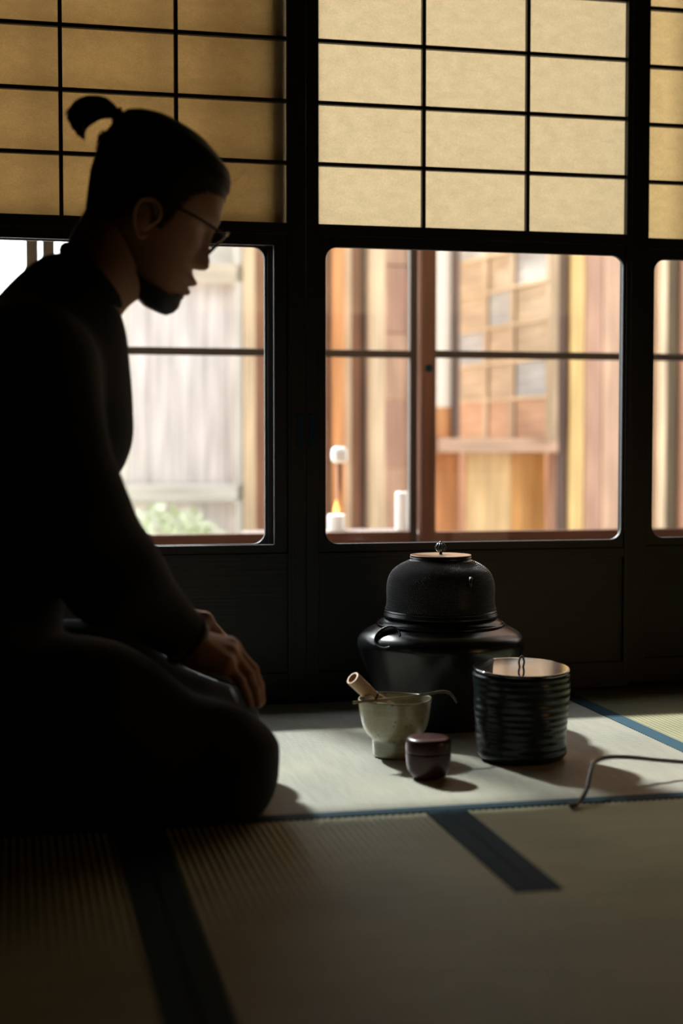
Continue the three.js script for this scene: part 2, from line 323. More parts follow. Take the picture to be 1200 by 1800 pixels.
{
  const gr = structure('ground', 'pale gravel ground of the courtyard outside', 'ground');
  mesh('gravel', bx(-30, 30, -0.6, -0.5, -40, -1.05), N_.gravel, gr);

  const fence = thing('board_fence', 'pale weathered board fence outside beyond the person\'s hands', 'fence', [0, -0.5, -3.5]);
  let x = 0.3, k = 0;
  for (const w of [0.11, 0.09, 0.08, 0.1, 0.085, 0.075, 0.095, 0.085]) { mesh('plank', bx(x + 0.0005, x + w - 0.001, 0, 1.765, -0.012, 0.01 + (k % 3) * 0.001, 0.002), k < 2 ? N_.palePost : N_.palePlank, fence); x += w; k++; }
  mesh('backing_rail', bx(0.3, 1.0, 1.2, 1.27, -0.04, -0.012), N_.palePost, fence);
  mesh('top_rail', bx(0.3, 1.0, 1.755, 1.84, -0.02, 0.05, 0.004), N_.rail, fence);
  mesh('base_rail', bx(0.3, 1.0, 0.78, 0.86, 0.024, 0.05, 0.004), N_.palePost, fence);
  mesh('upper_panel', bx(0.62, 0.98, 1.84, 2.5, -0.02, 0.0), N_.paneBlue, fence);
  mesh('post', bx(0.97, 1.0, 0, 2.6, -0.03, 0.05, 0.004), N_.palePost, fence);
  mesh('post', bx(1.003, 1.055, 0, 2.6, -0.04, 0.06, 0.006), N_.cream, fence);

  // leafy shrub at the foot of the fence
  const sh = thing('shrub', 'pale green clipped shrub at the foot of the board fence', 'shrub', [0.62, -0.5, -3.1]);
  const lm = new THREE.MeshPhysicalMaterial({ color: lin(0.62, 0.66, 0.46), roughness: 0.7, side: THREE.DoubleSide });
  const leaves = [];
  for (let i = 0; i < 1500; i++) {
    const u = rr(-1, 1), a = rr(0, 6.283), s = Math.sqrt(1 - u * u), R = 0.26 * Math.cbrt(rr(0.35, 1));
    const l = new THREE.PlaneGeometry(0.022, 0.04); l.rotateX(rr(0, 6)); l.rotateY(rr(0, 6)); l.translate(s * Math.cos(a) * R * 1.2, 0.45 + u * R * 1.3, s * Math.sin(a) * R); leaves.push(l);
  }
  mesh('foliage', mergeGeometries(leaves), lm, sh).userData.kind = 'stuff';
  mesh('stem', taperTube([[0, 0, 0], [0.01, 0.2, 0.01], [0, 0.45, 0]], [0.02, 0.015, 0.008], 8, 7), N_.brown, sh);

  // neighbouring house
  const h = thing('neighbouring_house', 'warm timber house across the courtyard seen through the glass', 'house', [0, -0.5, -3.5]);
  const P = (name, x0, x1, y0, y1, m, z0 = -0.03, z1 = 0.02, r = 0.004) => mesh(name, bx(x0, x1, y0 + 0.5, y1 + 0.5, z0, z1, r), m, h);
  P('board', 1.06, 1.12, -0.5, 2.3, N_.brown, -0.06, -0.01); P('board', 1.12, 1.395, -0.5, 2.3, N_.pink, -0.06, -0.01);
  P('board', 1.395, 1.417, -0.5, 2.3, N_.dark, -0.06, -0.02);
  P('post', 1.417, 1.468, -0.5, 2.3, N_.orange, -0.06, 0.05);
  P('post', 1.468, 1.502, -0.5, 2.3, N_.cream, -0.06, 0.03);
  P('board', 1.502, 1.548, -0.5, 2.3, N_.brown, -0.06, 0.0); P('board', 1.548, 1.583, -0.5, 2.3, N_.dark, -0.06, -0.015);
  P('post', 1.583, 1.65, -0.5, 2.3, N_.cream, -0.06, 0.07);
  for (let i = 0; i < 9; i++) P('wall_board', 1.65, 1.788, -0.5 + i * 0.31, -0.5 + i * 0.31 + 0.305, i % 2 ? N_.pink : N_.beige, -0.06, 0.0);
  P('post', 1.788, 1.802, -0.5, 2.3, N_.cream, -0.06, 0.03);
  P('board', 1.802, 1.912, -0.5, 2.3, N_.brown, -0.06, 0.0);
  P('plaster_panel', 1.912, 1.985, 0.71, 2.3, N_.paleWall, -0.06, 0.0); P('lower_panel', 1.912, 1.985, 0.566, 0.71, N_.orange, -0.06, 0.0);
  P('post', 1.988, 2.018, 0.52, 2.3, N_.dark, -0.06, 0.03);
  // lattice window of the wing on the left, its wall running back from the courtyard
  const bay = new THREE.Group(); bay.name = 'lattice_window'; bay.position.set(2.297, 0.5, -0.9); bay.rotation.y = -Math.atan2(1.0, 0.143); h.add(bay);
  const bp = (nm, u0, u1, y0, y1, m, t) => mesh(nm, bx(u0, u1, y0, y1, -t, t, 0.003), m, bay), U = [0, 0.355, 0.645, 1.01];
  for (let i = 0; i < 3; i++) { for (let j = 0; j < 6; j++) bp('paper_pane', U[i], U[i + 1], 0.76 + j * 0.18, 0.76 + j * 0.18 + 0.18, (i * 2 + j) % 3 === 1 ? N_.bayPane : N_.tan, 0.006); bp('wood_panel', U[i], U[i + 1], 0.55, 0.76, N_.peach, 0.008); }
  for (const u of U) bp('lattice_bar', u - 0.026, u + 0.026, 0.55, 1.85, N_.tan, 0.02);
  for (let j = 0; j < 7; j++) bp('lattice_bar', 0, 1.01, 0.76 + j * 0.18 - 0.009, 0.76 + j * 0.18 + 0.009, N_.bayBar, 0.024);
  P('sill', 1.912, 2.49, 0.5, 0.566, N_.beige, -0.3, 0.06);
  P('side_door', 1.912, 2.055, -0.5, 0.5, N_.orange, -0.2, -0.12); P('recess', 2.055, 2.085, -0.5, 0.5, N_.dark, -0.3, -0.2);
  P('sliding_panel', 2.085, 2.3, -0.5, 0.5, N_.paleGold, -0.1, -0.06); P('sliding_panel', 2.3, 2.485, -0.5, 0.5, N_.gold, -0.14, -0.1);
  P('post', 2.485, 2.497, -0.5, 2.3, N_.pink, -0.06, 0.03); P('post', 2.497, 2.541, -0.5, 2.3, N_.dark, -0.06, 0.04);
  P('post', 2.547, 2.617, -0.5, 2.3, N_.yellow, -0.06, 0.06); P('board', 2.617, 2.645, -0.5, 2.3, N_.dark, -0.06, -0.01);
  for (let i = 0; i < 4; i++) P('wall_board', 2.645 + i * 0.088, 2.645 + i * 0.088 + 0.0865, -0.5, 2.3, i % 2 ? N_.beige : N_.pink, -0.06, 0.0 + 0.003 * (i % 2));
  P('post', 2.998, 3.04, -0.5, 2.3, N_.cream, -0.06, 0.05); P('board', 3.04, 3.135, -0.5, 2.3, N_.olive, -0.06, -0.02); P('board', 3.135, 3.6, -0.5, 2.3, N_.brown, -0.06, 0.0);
  P('roof', 1.0, 1.93, 2.3, 2.42, N_.brown, -2.0, 0.12, 0.01); P('roof', 2.48, 3.8, 2.3, 2.42, N_.brown, -2.0, 0.12, 0.01); for (let i = 0; i < 8; i++) P('upper_board', 0.55, 8.0, 2.42 + i * 0.45, 2.42 + i * 0.45 + 0.447, N_.beige, -0.7, -0.6);
  P('upper_roof', 0.3, 8.2, 6.02, 6.15, N_.brown, -2.4, -0.3, 0.01);
  P('side_wing', 3.6, 8.0, -0.5, 2.4, N_.beige, -0.2, -0.1);
  P('rear_wall', 1.06, 3.6, -0.5, 2.3, N_.beige, -1.6, -1.5);

  // ledge outside the glass doors with small white things
  const led = thing('stone_ledge', 'pale stone ledge outside the glass door', 'ledge', [1.12, -0.5, -1.42]);
  mesh('slab', bx(-0.42, 0.14, 0.69, 0.765, -0.16, 0.12, 0.006), N_.stone, led);
  mesh('base', bx(-0.38, 0.1, 0, 0.69, -0.13, 0.09), N_.stone, led);
  const cd = thing('candle', 'lit white candle with small yellow flame on the ledge', 'candle', [0.985, 0.265, -1.45]);
  mesh('wax', lathe([[0, 0], [0.026, 0], [0.0275, 0.004], [0.0275, 0.05], [0.025, 0.053], [0.02, 0.05], [0, 0.049]], 32), N_.white, cd);
  mesh('wick', taperTube([[0, 0.049, 0], [0.001, 0.056, 0]], [0.001, 0.001], 4, 6), N_.dark, cd);
  mesh('flame', lathe(smoothPts([[0.0005, 0.052], [0.008, 0.06], [0.0095, 0.068], [0.006, 0.082], [0.0004, 0.1]], 20), 20), new THREE.MeshStandardMaterial({ color: lin(1, 0.7, 0.2), emissive: lin(1.6, 0.85, 0.16), emissiveIntensity: 1, roughness: 1 }), cd);
  const fl = new THREE.PointLight(lin(1, 0.65, 0.25), 0.02); fl.position.set(0, 0.07, 0); fl.castShadow = true; cd.add(fl);
  const pc = thing('pillar_candle', 'tall unlit white candle on the ledge beside the door stile', 'candle', [1.2, 0.265, -1.46]);
  mesh('wax', lathe([[0, 0], [0.02, 0], [0.021, 0.003], [0.0205, 0.118], [0.018, 0.122], [0, 0.12]], 28), N_.white, pc);
  mesh('wick', taperTube([[0, 0.12, 0], [0.001, 0.127, 0.001]], [0.001, 0.0008], 4, 6), N_.dark, pc);
  const st = thing('garden_lamp', 'small white globe on a thin brown stake above the candle', 'lamp', [1.006, -0.5, -1.5]);
  mesh('stake', bx(-0.009, 0.009, 0.765, 0.98, -0.009, 0.009, 0.002), N_.brown, st);
  mesh('globe', new RoundedBoxGeometry(0.05, 0.053, 0.05, 4, 0.018).translate(0, 1.004, 0), N_.white, st);
}

// ---------------------------------------------------------------- tea things
const T = {
  iron: new THREE.MeshPhysicalMaterial({ color: lin(0.012, 0.013, 0.014), roughness: 0.34, specularIntensity: 1 }),
  bronze: new THREE.MeshPhysicalMaterial({ color: lin(0.008, 0.009, 0.01), roughness: 0.26, specularIntensity: 0.65 }),
  lid: new THREE.MeshStandardMaterial({ color: lin(0.42, 0.29, 0.19), roughness: 0.3, metalness: 0.9 }),
  glaze: new THREE.MeshPhysicalMaterial({ color: lin(0.008, 0.012, 0.012), roughness: 0.28, specularIntensity: 0.4 }),
  lacquer: new THREE.MeshPhysicalMaterial({ color: lin(0.012, 0.01, 0.01), roughness: 0.07, clearcoat: 1, clearcoatRoughness: 0.05 }),
  redLacquer: new THREE.MeshPhysicalMaterial({ color: lin(0.02, 0.006, 0.0055), roughness: 0.3, specularIntensity: 0.4 }),
  bamboo: wood(0.5, 0.29, 0.13, 0.5), bambooDark: wood(0.24, 0.17, 0.08, 0.45),
  thread: new THREE.MeshStandardMaterial({ color: lin(0.012, 0.01, 0.012), roughness: 0.9 }),
  linen: new THREE.MeshStandardMaterial({ color: lin(0.85, 0.85, 0.83), roughness: 0.95 }),
  rubber: new THREE.MeshStandardMaterial({ color: lin(0.012, 0.014, 0.018), roughness: 0.45 }),
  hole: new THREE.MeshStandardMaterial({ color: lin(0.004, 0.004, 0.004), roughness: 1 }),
};
{ // brazier
  const g = thing('brazier', 'wide black bronze brazier with ring openings carrying the kettle', 'brazier', [0.8, 0.001, 0.32]);
  const pr = smoothPts([[0.108, 0.0], [0.113, 0.012], [0.122, 0.045], [0.143, 0.1], [0.157, 0.14], [0.161, 0.157], [0.157, 0.17], [0.145, 0.18], [0.131, 0.187], [0.122, 0.191]], 60);
  mesh('bowl', lathe([[0, 0], ...pr, [0.1195, 0.195], [0.118, 0.1985], [0.112, 0.201], [0.108, 0.205], [0.103, 0.205], [0.101, 0.2], [0.1, 0.15], [0, 0.15]], 96), T.bronze, g);
  mesh('shoulder_ring', new THREE.TorusGeometry(0.122, 0.0025, 10, 96).rotateX(Math.PI / 2).translate(0, 0.1925, 0), T.bronze, g);
  for (const [x, z, nx, nz] of [[-0.124, 0.075, -0.5, 0.52], [0.124, -0.075, 0.5, -0.5]]) {
    const s = lathe(smoothPts([[0.017, -0.03], [0.0195, -0.012], [0.0235, -0.003], [0.0265, 0.0015], [0.027, 0.004], [0.025, 0.0052], [0.0225, 0.003], [0.019, -0.004], [0.0165, -0.03]], 30), 40);
    s.applyQuaternion(new THREE.Quaternion().setFromUnitVectors(new THREE.Vector3(0, 1, 0), new THREE.Vector3(nx, 0.62, nz).normalize())); s.scale(1, 0.95, 1); s.translate(x, 0.177, z);
    const o = mesh('ring_opening', s, T.bronze, g);
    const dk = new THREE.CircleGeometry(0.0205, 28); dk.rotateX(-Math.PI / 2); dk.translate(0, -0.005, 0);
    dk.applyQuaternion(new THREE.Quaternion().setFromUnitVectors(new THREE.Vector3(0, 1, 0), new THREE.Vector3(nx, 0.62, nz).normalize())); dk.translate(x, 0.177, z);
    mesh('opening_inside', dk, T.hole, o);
  }
}
{ // kettle
  const g = thing('kettle', 'black cast iron tea kettle with pebbled body and bronze lid', 'kettle', [0.8, 0.206, 0.32]);
  const body = smoothPts([[0.1085, 0.012], [0.104, 0.02], [0.1025, 0.032], [0.1025, 0.06], [0.0995, 0.075], [0.092, 0.089], [0.079, 0.1], [0.066, 0.107], [0.0595, 0.1105]], 60);
  mesh('body', lathe([[0, -0.04], [0.07, -0.035], [0.096, -0.01], [0.1, 0.0], ...body, [0.058, 0.114], [0.0595, 0.1165], [0.0565, 0.118], [0.054, 0.114], [0.05, 0.105], [0, 0.1]], 96), T.iron, g);
  mesh('flange', lathe([[0.1, 0.001], [0.1075, 0.001], [0.1105, 0.0035], [0.1105, 0.006], [0.1085, 0.0075], [0.109, 0.0095], [0.1065, 0.013], [0.1, 0.013]], 96), T.iron, g);
  // hail pattern: rows of small iron beads
  const cv = new THREE.CatmullRomCurve3(body.map(([a, b]) => new THREE.Vector3(a, b, 0))), ROWS = 36, COLS = 150;
  const im = new THREE.InstancedMesh(new THREE.IcosahedronGeometry(0.0019, 1), T.iron, ROWS * COLS); im.name = 'hail_beads'; im.userData.kind = 'stuff';
  const mt = new THREE.Matrix4(); let n = 0;
  for (let i = 0; i < ROWS; i++) { const p = cv.getPointAt(0.05 + 0.92 * i / (ROWS - 1)); const sc = Math.max(0.55, p.x / 0.1025); for (let j = 0; j < COLS; j++) { const a = (j + (i % 2) / 2) / COLS * Math.PI * 2; mt.makeScale(sc, sc, sc); mt.setPosition(Math.cos(a) * p.x, p.y, Math.sin(a) * p.x); im.setMatrixAt(n++, mt); } }
  im.castShadow = im.receiveShadow = true; g.add(im);
  for (const s of [-1, 1]) mesh('ear_lug', new THREE.TorusGeometry(0.008, 0.003, 8, 20).rotateY(1.2).translate(s * 0.03, 0.075, s * 0.096), T.iron, g);
  const l = mesh('lid', lathe([[0, 0.1195], [0.056, 0.1185], [0.0585, 0.1185], [0.059, 0.1195], [0.0585, 0.1205], [0.053, 0.1208], [0.048, 0.1203], [0.04, 0.1208], [0.012, 0.1215], [0, 0.1215]], 80), T.lid, g);
  mesh('knob_stem', lathe([[0.0035, 0.1214], [0.003, 0.124], [0.0025, 0.127], [0, 0.127]], 20), T.iron, l);
  const ribs = []; for (let k = 0; k < 9; k++) { const a = k / 9 * Math.PI * 2; const pts = []; for (let q = 0; q <= 8; q++) { const t = q / 8 * Math.PI; pts.push([Math.sin(t) * 0.0098 * Math.cos(a), 0.1345 - Math.cos(t) * 0.0082, Math.sin(t) * 0.0098 * Math.sin(a)]); } ribs.push(tube(pts, 0.0016, 14, 7)); }
  mesh('knob', mergeGeometries(ribs), T.iron, l);
  mesh('knob_bud', new THREE.SphereGeometry(0.0032, 16, 12).translate(0, 0.1435, 0), T.iron, l);
}
{ // fresh water jar
  const g = thing('water_jar', 'glossy black ridged water jar with flat black lid', 'jar', [0.845, 0.001, 0.655]);
  const pts = [[0, 0.002], [0.062, 0.002], [0.066, 0.0]];
  const rad = (y) => 0.0775 + 0.004 * Math.sin(y * 12) + 0.003 * sm(0.05, 0.145, y);
  pts.push([0.0715, 0.003], [0.076, 0.009]);
  for (let i = 0; i <= 120; i++) { const y = 0.012 + 0.133 * i / 120, w = Math.sin(y * 2 * Math.PI / 0.0118 + 0.8 * Math.sin(y * 90)); pts.push([rad(y) - 0.0015 + 0.00032 * w, y]); }
  pts.push([0.0815, 0.147], [0.08, 0.1495], [0.076, 0.149], [0.074, 0.14], [0.07, 0.02], [0, 0.015]);
  const jg = lathe(pts, 96), P = jg.attributes.position;
  for (let i = 0; i < P.count; i++) { const x = P.getX(i), y = P.getY(i), z = P.getZ(i), a = Math.atan2(z, x), r = Math.hypot(x, z); if (r < 0.05) continue; const q = 0.0007 * Math.sin(3 * a + y * 60) + 0.0006 * Math.sin(7 * a - y * 110); P.setX(i, x * (1 + q / r)); P.setZ(i, z * (1 + q / r)); }
  jg.computeVertexNormals(); mesh('body', jg, T.glaze, g);
  const l = mesh('lid', lathe([[0, 0.1502], [0.08, 0.1502], [0.0828, 0.1512], [0.0835, 0.1532], [0.0825, 0.1552], [0.0805, 0.156], [0.078, 0.1553], [0, 0.1553]], 96), T.lacquer, g);
  l.rotation.x = 0.05; l.position.set(0, 0.0015, -0.0075);
  mesh('lid_handle', tube([[-0.0028, 0.155, 0], [-0.0046, 0.162, 0], [-0.004, 0.168, 0], [0, 0.1735, 0], [0.004, 0.168, 0], [0.0046, 0.162, 0], [0.0028, 0.155, 0]], 0.0019, 40, 8), T.lacquer, l);
}
// ---- tea bowl, whisk, scoop, cloth
const bowlTex = tex(512, 512, (() => {
  const spots = []; for (let k = 0; k < 170; k++) spots.push([rnd(), 0.1 + rnd() * 0.85, 0.003 + rnd() * rnd() * 0.022, 0.4 + rnd() * 0.6]);
  return (u, v) => {
    const big = vnoise(u * 5, v * 4, 51, 5), fine = vnoise(u * 90, v * 70, 52, 90), ring = vnoise(u * 3, v * 60, 53, 3);
    let c = [0.63 + 0.1 * big, 0.63 + 0.06 * big, 0.55 - 0.02 * big].map((q) => q + 0.05 * (fine - 0.5) + 0.06 * (ring - 0.5));
    const gr = sm(0.5, 0.75, vnoise(u * 3 + 0.4, v * 2, 54, 3)); c = [c[0] - 0.06 * gr, c[1] - 0.03 * gr, c[2] - 0.03 * gr];
    for (const [x, y, r, s] of spots) { const dx = Math.min(Math.abs(u - x), 1 - Math.abs(u - x)) * 1.6, d = Math.hypot(dx, v - y); const k = s * sm(r * 1.2, r * 0.4, d); c = [c[0] - 0.3 * k, c[1] - 0.36 * k, c[2] - 0.34 * k]; }
    return c;
  };
})());
{
  const g = thing('tea_bowl', 'grey green glazed tea bowl with brown spots on a tall foot', 'bowl', [0.638, 0.001, 0.59]);
  const outer = smoothPts([[0.0378, 0.003], [0.0385, 0.014], [0.039, 0.0255], [0.0405, 0.03], [0.047, 0.0365], [0.0545, 0.049], [0.0595, 0.068], [0.0618, 0.086], [0.0632, 0.0985]], 50);
  const inner = smoothPts([[0.0605, 0.0985], [0.059, 0.086], [0.0565, 0.068], [0.051, 0.051], [0.042, 0.041], [0.03, 0.036], [0.0, 0.034]], 34);
  const bg = lathe([[0, 0.006], [0.031, 0.006], [0.033, 0.0005], [0.036, 0], ...outer, [0.0625, 0.1], [0.0612, 0.1], ...inner], 96), P = bg.attributes.position;
  for (let i = 0; i < P.count; i++) { const x = P.getX(i), y = P.getY(i), z = P.getZ(i), a = Math.atan2(z, x), q = 1 + sm(0.03, 0.1, y) * (0.008 * Math.sin(2 * a + 0.7) + 0.005 * Math.sin(5 * a)); P.setXYZ(i, x * q, y + sm(0.06, 0.1, y) * 0.0012 * Math.sin(3 * a + 1), z * q); }
  bg.computeVertexNormals();
  mesh('bowl_body', bg, new THREE.MeshPhysicalMaterial({ color: lin(0.46, 0.445, 0.41), map: bowlTex, roughness: 0.35, clearcoat: 0.5, clearcoatRoughness: 0.2 }), g);

  const w = thing('tea_whisk', 'bamboo tea whisk leaning in the bowl with hollow handle up', 'whisk', [0.638, 0.001, 0.59]);
  const E0 = new THREE.Vector3(-0.078, 0.139, 0.012), dir = new THREE.Vector3(0.047, -0.044, -0.018).normalize();
  const q = new THREE.Quaternion().setFromUnitVectors(new THREE.Vector3(0, 1, 0), dir), put = (geo) => { geo.applyQuaternion(q); geo.translate(E0.x, E0.y, E0.z); return geo; };
  mesh('handle', put(lathe([[0.0088, 0.03], [0.0088, 0.0006], [0.0094, 0], [0.0118, 0], [0.0124, 0.0008], [0.0124, 0.034], [0.0128, 0.036], [0.0124, 0.038], [0.0118, 0.05], [0.0112, 0.055], [0, 0.055]], 40)), T.bamboo, w);
  mesh('thread_binding', put(new THREE.TorusGeometry(0.0114, 0.0016, 8, 36).rotateX(Math.PI / 2).translate(0, 0.0555, 0)), T.thread, w);
  const tn = []; for (let k = 0; k < 64; k++) { const a = k / 64 * Math.PI * 2, r1 = k % 2 ? 0.0185 : 0.012; tn.push(taperTube([[0.0105 * Math.cos(a), 0.055, 0.0105 * Math.sin(a)], [(r1 + 0.01) / 2 * Math.cos(a), 0.075, (r1 + 0.01) / 2 * Math.sin(a)], [r1 * Math.cos(a), 0.1, r1 * Math.sin(a)]], [0.0006, 0.0005, 0.0003], 5, 5)); }
  mesh('tines', put(mergeGeometries(tn)), T.bamboo, w).userData.kind = 'stuff';

  const s = thing('tea_scoop', 'slender bamboo tea scoop with bent tip lying across the bowl', 'scoop', [0.638, 0.001, 0.59]);
  const sg = taperTube([[-0.0825, 0.1005, 0.034], [-0.06, 0.1015, 0.03], [-0.02, 0.1025, 0.024], [0.02, 0.104, 0.019], [0.055, 0.107, 0.014], [0.082, 0.1095, 0.011], [0.096, 0.106, 0.009], [0.105, 0.096, 0.008], [0.109, 0.088, 0.0075]], [0.0024, 0.0024, 0.0022, 0.0022, 0.0021, 0.0022, 0.0024, 0.0026, 0.0018], 70, 8);
  mesh('scoop_stick', sg, T.bambooDark, s);

  const c = thing('linen_cloth', 'small folded white linen cloth tucked in the bowl under the whisk', 'cloth', [0.638, 0.001, 0.59]);
  mesh('fold', taperTube([[-0.058, 0.1035, 0.01], [-0.052, 0.106, 0.004], [-0.044, 0.1, -0.002], [-0.036, 0.088, -0.004]], [0.004, 0.007, 0.008, 0.006], 14, 10), T.linen, c);
  mesh('fold', taperTube([[-0.057, 0.1015, 0.019], [-0.049, 0.104, 0.014], [-0.04, 0.094, 0.008]], [0.0035, 0.006, 0.006], 12, 10), T.linen, c);
}
{
  const g = thing('tea_caddy', 'small dark red lacquer tea caddy in front of the bowl', 'caddy', [0.648, 0.001, 0.765]);
  mesh('body', lathe([[0, 0.0005], [0.02, 0.0], ...smoothPts([[0.021, 0.0], [0.0265, 0.003], [0.0325, 0.011], [0.0357, 0.024], [0.0368, 0.0431]], 24), [0.034, 0.0432], [0.033, 0.03], [0, 0.01]], 72), T.redLacquer, g);
  mesh('lid', lathe([[0.0335, 0.0436], ...smoothPts([[0.0369, 0.0433], [0.037, 0.052], [0.0365, 0.0585], [0.0352, 0.0628], [0.0322, 0.0656], [0.024, 0.0672], [0.0, 0.068]], 30)], 72), T.redLacquer, g);
}
{
  const c = thing('power_cord', 'thin black cable looping over the edge of the mat', 'cable', [0, 0, 0]);
  mesh('cable', tube([[0.806, 0.0042, 1.0], [0.818, 0.0055, 0.988], [0.838, 0.017, 0.966], [0.856, 0.033, 0.936], [0.876, 0.042, 0.902], [0.905, 0.0435, 0.873], [0.95, 0.0385, 0.853], [1.01, 0.029, 0.845], [1.08, 0.02, 0.842], [1.2, 0.01, 0.85], [1.4, 0.0042, 0.87], [1.9, 0.0042, 0.9]], 0.0033, 140, 9), T.rubber, c);
  mesh('cable_end', bx(0.797, 0.81, 0.0012, 0.008, 0.996, 1.004, 0.0015), T.rubber, c);
}

{ // paper floor lantern beside the viewer: its warm light falls on the mats at the right
  const g = thing('floor_lantern', 'paper floor lantern on dark feet, outside the picture at the right', 'lantern', [1.38, 0.001, 1.28]);
  for (const x of [-0.1, 0.1]) for (const z of [-0.1, 0.1]) mesh('leg', bx(x - 0.009, x + 0.009, 0, 0.46, z - 0.009, z + 0.009, 0.002), M.frame, g);
  mesh('base_plate', bx(-0.109, 0.109, 0.1, 0.115, -0.109, 0.109, 0.002), M.frame, g);
  mesh('top_frame', mergeGeometries([bx(-0.109, 0.109, 0.45, 0.465, -0.109, -0.095), bx(-0.109, 0.109, 0.45, 0.465, 0.095, 0.109), bx(-0.109, -0.095, 0.45, 0.465, -0.095, 0.095), bx(0.095, 0.109, 0.45, 0.465, -0.095, 0.095)]), M.frame, g);
  const glow = new THREE.MeshStandardMaterial({ color: lin(0.8, 0.7, 0.5), emissive: lin(1.0, 0.5, 0.17), emissiveIntensity: 0.3, roughness: 1, side: THREE.DoubleSide });
  mesh('lamp_shade', bx(-0.092, 0.092, 0.118, 0.449, -0.092, 0.092), glow, g);
  const lp = new THREE.PointLight(lin(1, 0.48, 0.16), 0.15); lp.position.set(0, 0.2, 0); lp.castShadow = true; lp.shadow.radius = 3; g.add(lp);
}

// ---------------------------------------------------------------- the kneeling person
// surface nets over a signed distance
function sdfMesh(fn, lo, hi, cell) {
  const n = lo.map((l, i) => Math.ceil((hi[i] - l) / cell) + 1), [nx, ny, nz] = n, v = new Float32Array(nx * ny * nz);
  const at = (i, j, k) => (k * ny + j) * nx + i;
  for (let k = 0; k < nz; k++) for (let j = 0; j < ny; j++) for (let i = 0; i < nx; i++) v[at(i, j, k)] = fn(lo[0] + i * cell, lo[1] + j * cell, lo[2] + k * cell);
  const id = new Int32Array(nx * ny * nz).fill(-1), pos = [], idx = [];
  for (let k = 0; k < nz - 1; k++) for (let j = 0; j < ny - 1; j++) for (let i = 0; i < nx - 1; i++) {
    let m = 0, c = 0, sx = 0, sy = 0, sz = 0; const d = [];
    for (let q = 0; q < 8; q++) { const w = v[at(i + (q & 1), j + ((q >> 1) & 1), k + (q >> 2))]; d.push(w); if (w < 0) m |= 1 << q; }
    if (m === 0 || m === 255) continue;
    for (let q = 0; q < 8; q++) for (const b of [1, 2, 4]) if (!(q & b)) { const r = q | b; if ((d[q] < 0) !== (d[r] < 0)) { const t = d[q] / (d[q] - d[r]); sx += (q & 1) + (b === 1 ? t : 0); sy += ((q >> 1) & 1) + (b === 2 ? t : 0); sz += (q >> 2) + (b === 4 ? t : 0); c++; } }
    id[at(i, j, k)] = pos.length / 3; pos.push(lo[0] + (i + sx / c) * cell, lo[1] + (j + sy / c) * cell, lo[2] + (k + sz / c) * cell);
  }
  const quad = (a, b, c, d, f) => { if (a < 0 || b < 0 || c < 0 || d < 0) return; f ? idx.push(a, b, c, a, c, d) : idx.push(a, c, b, a, d, c); };
  for (let k = 1; k < nz - 1; k++) for (let j = 1; j < ny - 1; j++) for (let i = 1; i < nx - 1; i++) {
    const s = v[at(i, j, k)] < 0;
    if (s !== v[at(i + 1, j, k)] < 0) quad(id[at(i, j - 1, k - 1)], id[at(i, j, k - 1)], id[at(i, j, k)], id[at(i, j - 1, k)], s);
    if (s !== v[at(i, j + 1, k)] < 0) quad(id[at(i - 1, j, k - 1)], id[at(i - 1, j, k)], id[at(i, j, k)], id[at(i, j, k - 1)], s);
    if (s !== v[at(i, j, k + 1)] < 0) quad(id[at(i - 1, j - 1, k)], id[at(i, j - 1, k)], id[at(i, j, k)], id[at(i - 1, j, k)], s);
  }
  const g = new THREE.BufferGeometry(); g.setAttribute('position', new THREE.Float32BufferAttribute(pos, 3)); g.setIndex(idx);
  const nor = new Float32Array(pos.length), e = cell * 0.4;
  for (let i = 0; i < pos.length; i += 3) { const [x, y, z] = [pos[i], pos[i + 1], pos[i + 2]]; const a = fn(x + e, y, z) - fn(x - e, y, z), b = fn(x, y + e, z) - fn(x, y - e, z), c = fn(x, y, z + e) - fn(x, y, z - e), l = Math.hypot(a, b, c) || 1; nor[i] = a / l; nor[i + 1] = b / l; nor[i + 2] = c / l; }
  g.setAttribute('normal', new THREE.BufferAttribute(nor, 3)); g.setAttribute('uv', new THREE.Float32BufferAttribute(new Float32Array(pos.length / 3 * 2).map((_, i) => (i & 1 ? pos[(i >> 1) * 3 + 1] : pos[(i >> 1) * 3] + pos[(i >> 1) * 3 + 2])), 2));
  return g;
}
// tapered capsule
function cap(a, b, ra, rb) {
  const d = [b[0] - a[0], b[1] - a[1], b[2] - a[2]], L = d[0] * d[0] + d[1] * d[1] + d[2] * d[2];
  return (x, y, z) => { const px = x - a[0], py = y - a[1], pz = z - a[2]; const t = Math.max(0, Math.min(1, (px * d[0] + py * d[1] + pz * d[2]) / (L || 1))); return Math.hypot(px - t * d[0], py - t * d[1], pz - t * d[2]) - (ra + (rb - ra) * t); };
}
const smin = (a, b, k) => { const h = Math.max(k - Math.abs(a - b), 0) / k; return Math.min(a, b) - h * h * k * 0.25; };
const union = (list, k) => (x, y, z) => { let d = 1e3; for (const f of list) d = smin(d, f(x, y, z), k); return d; };

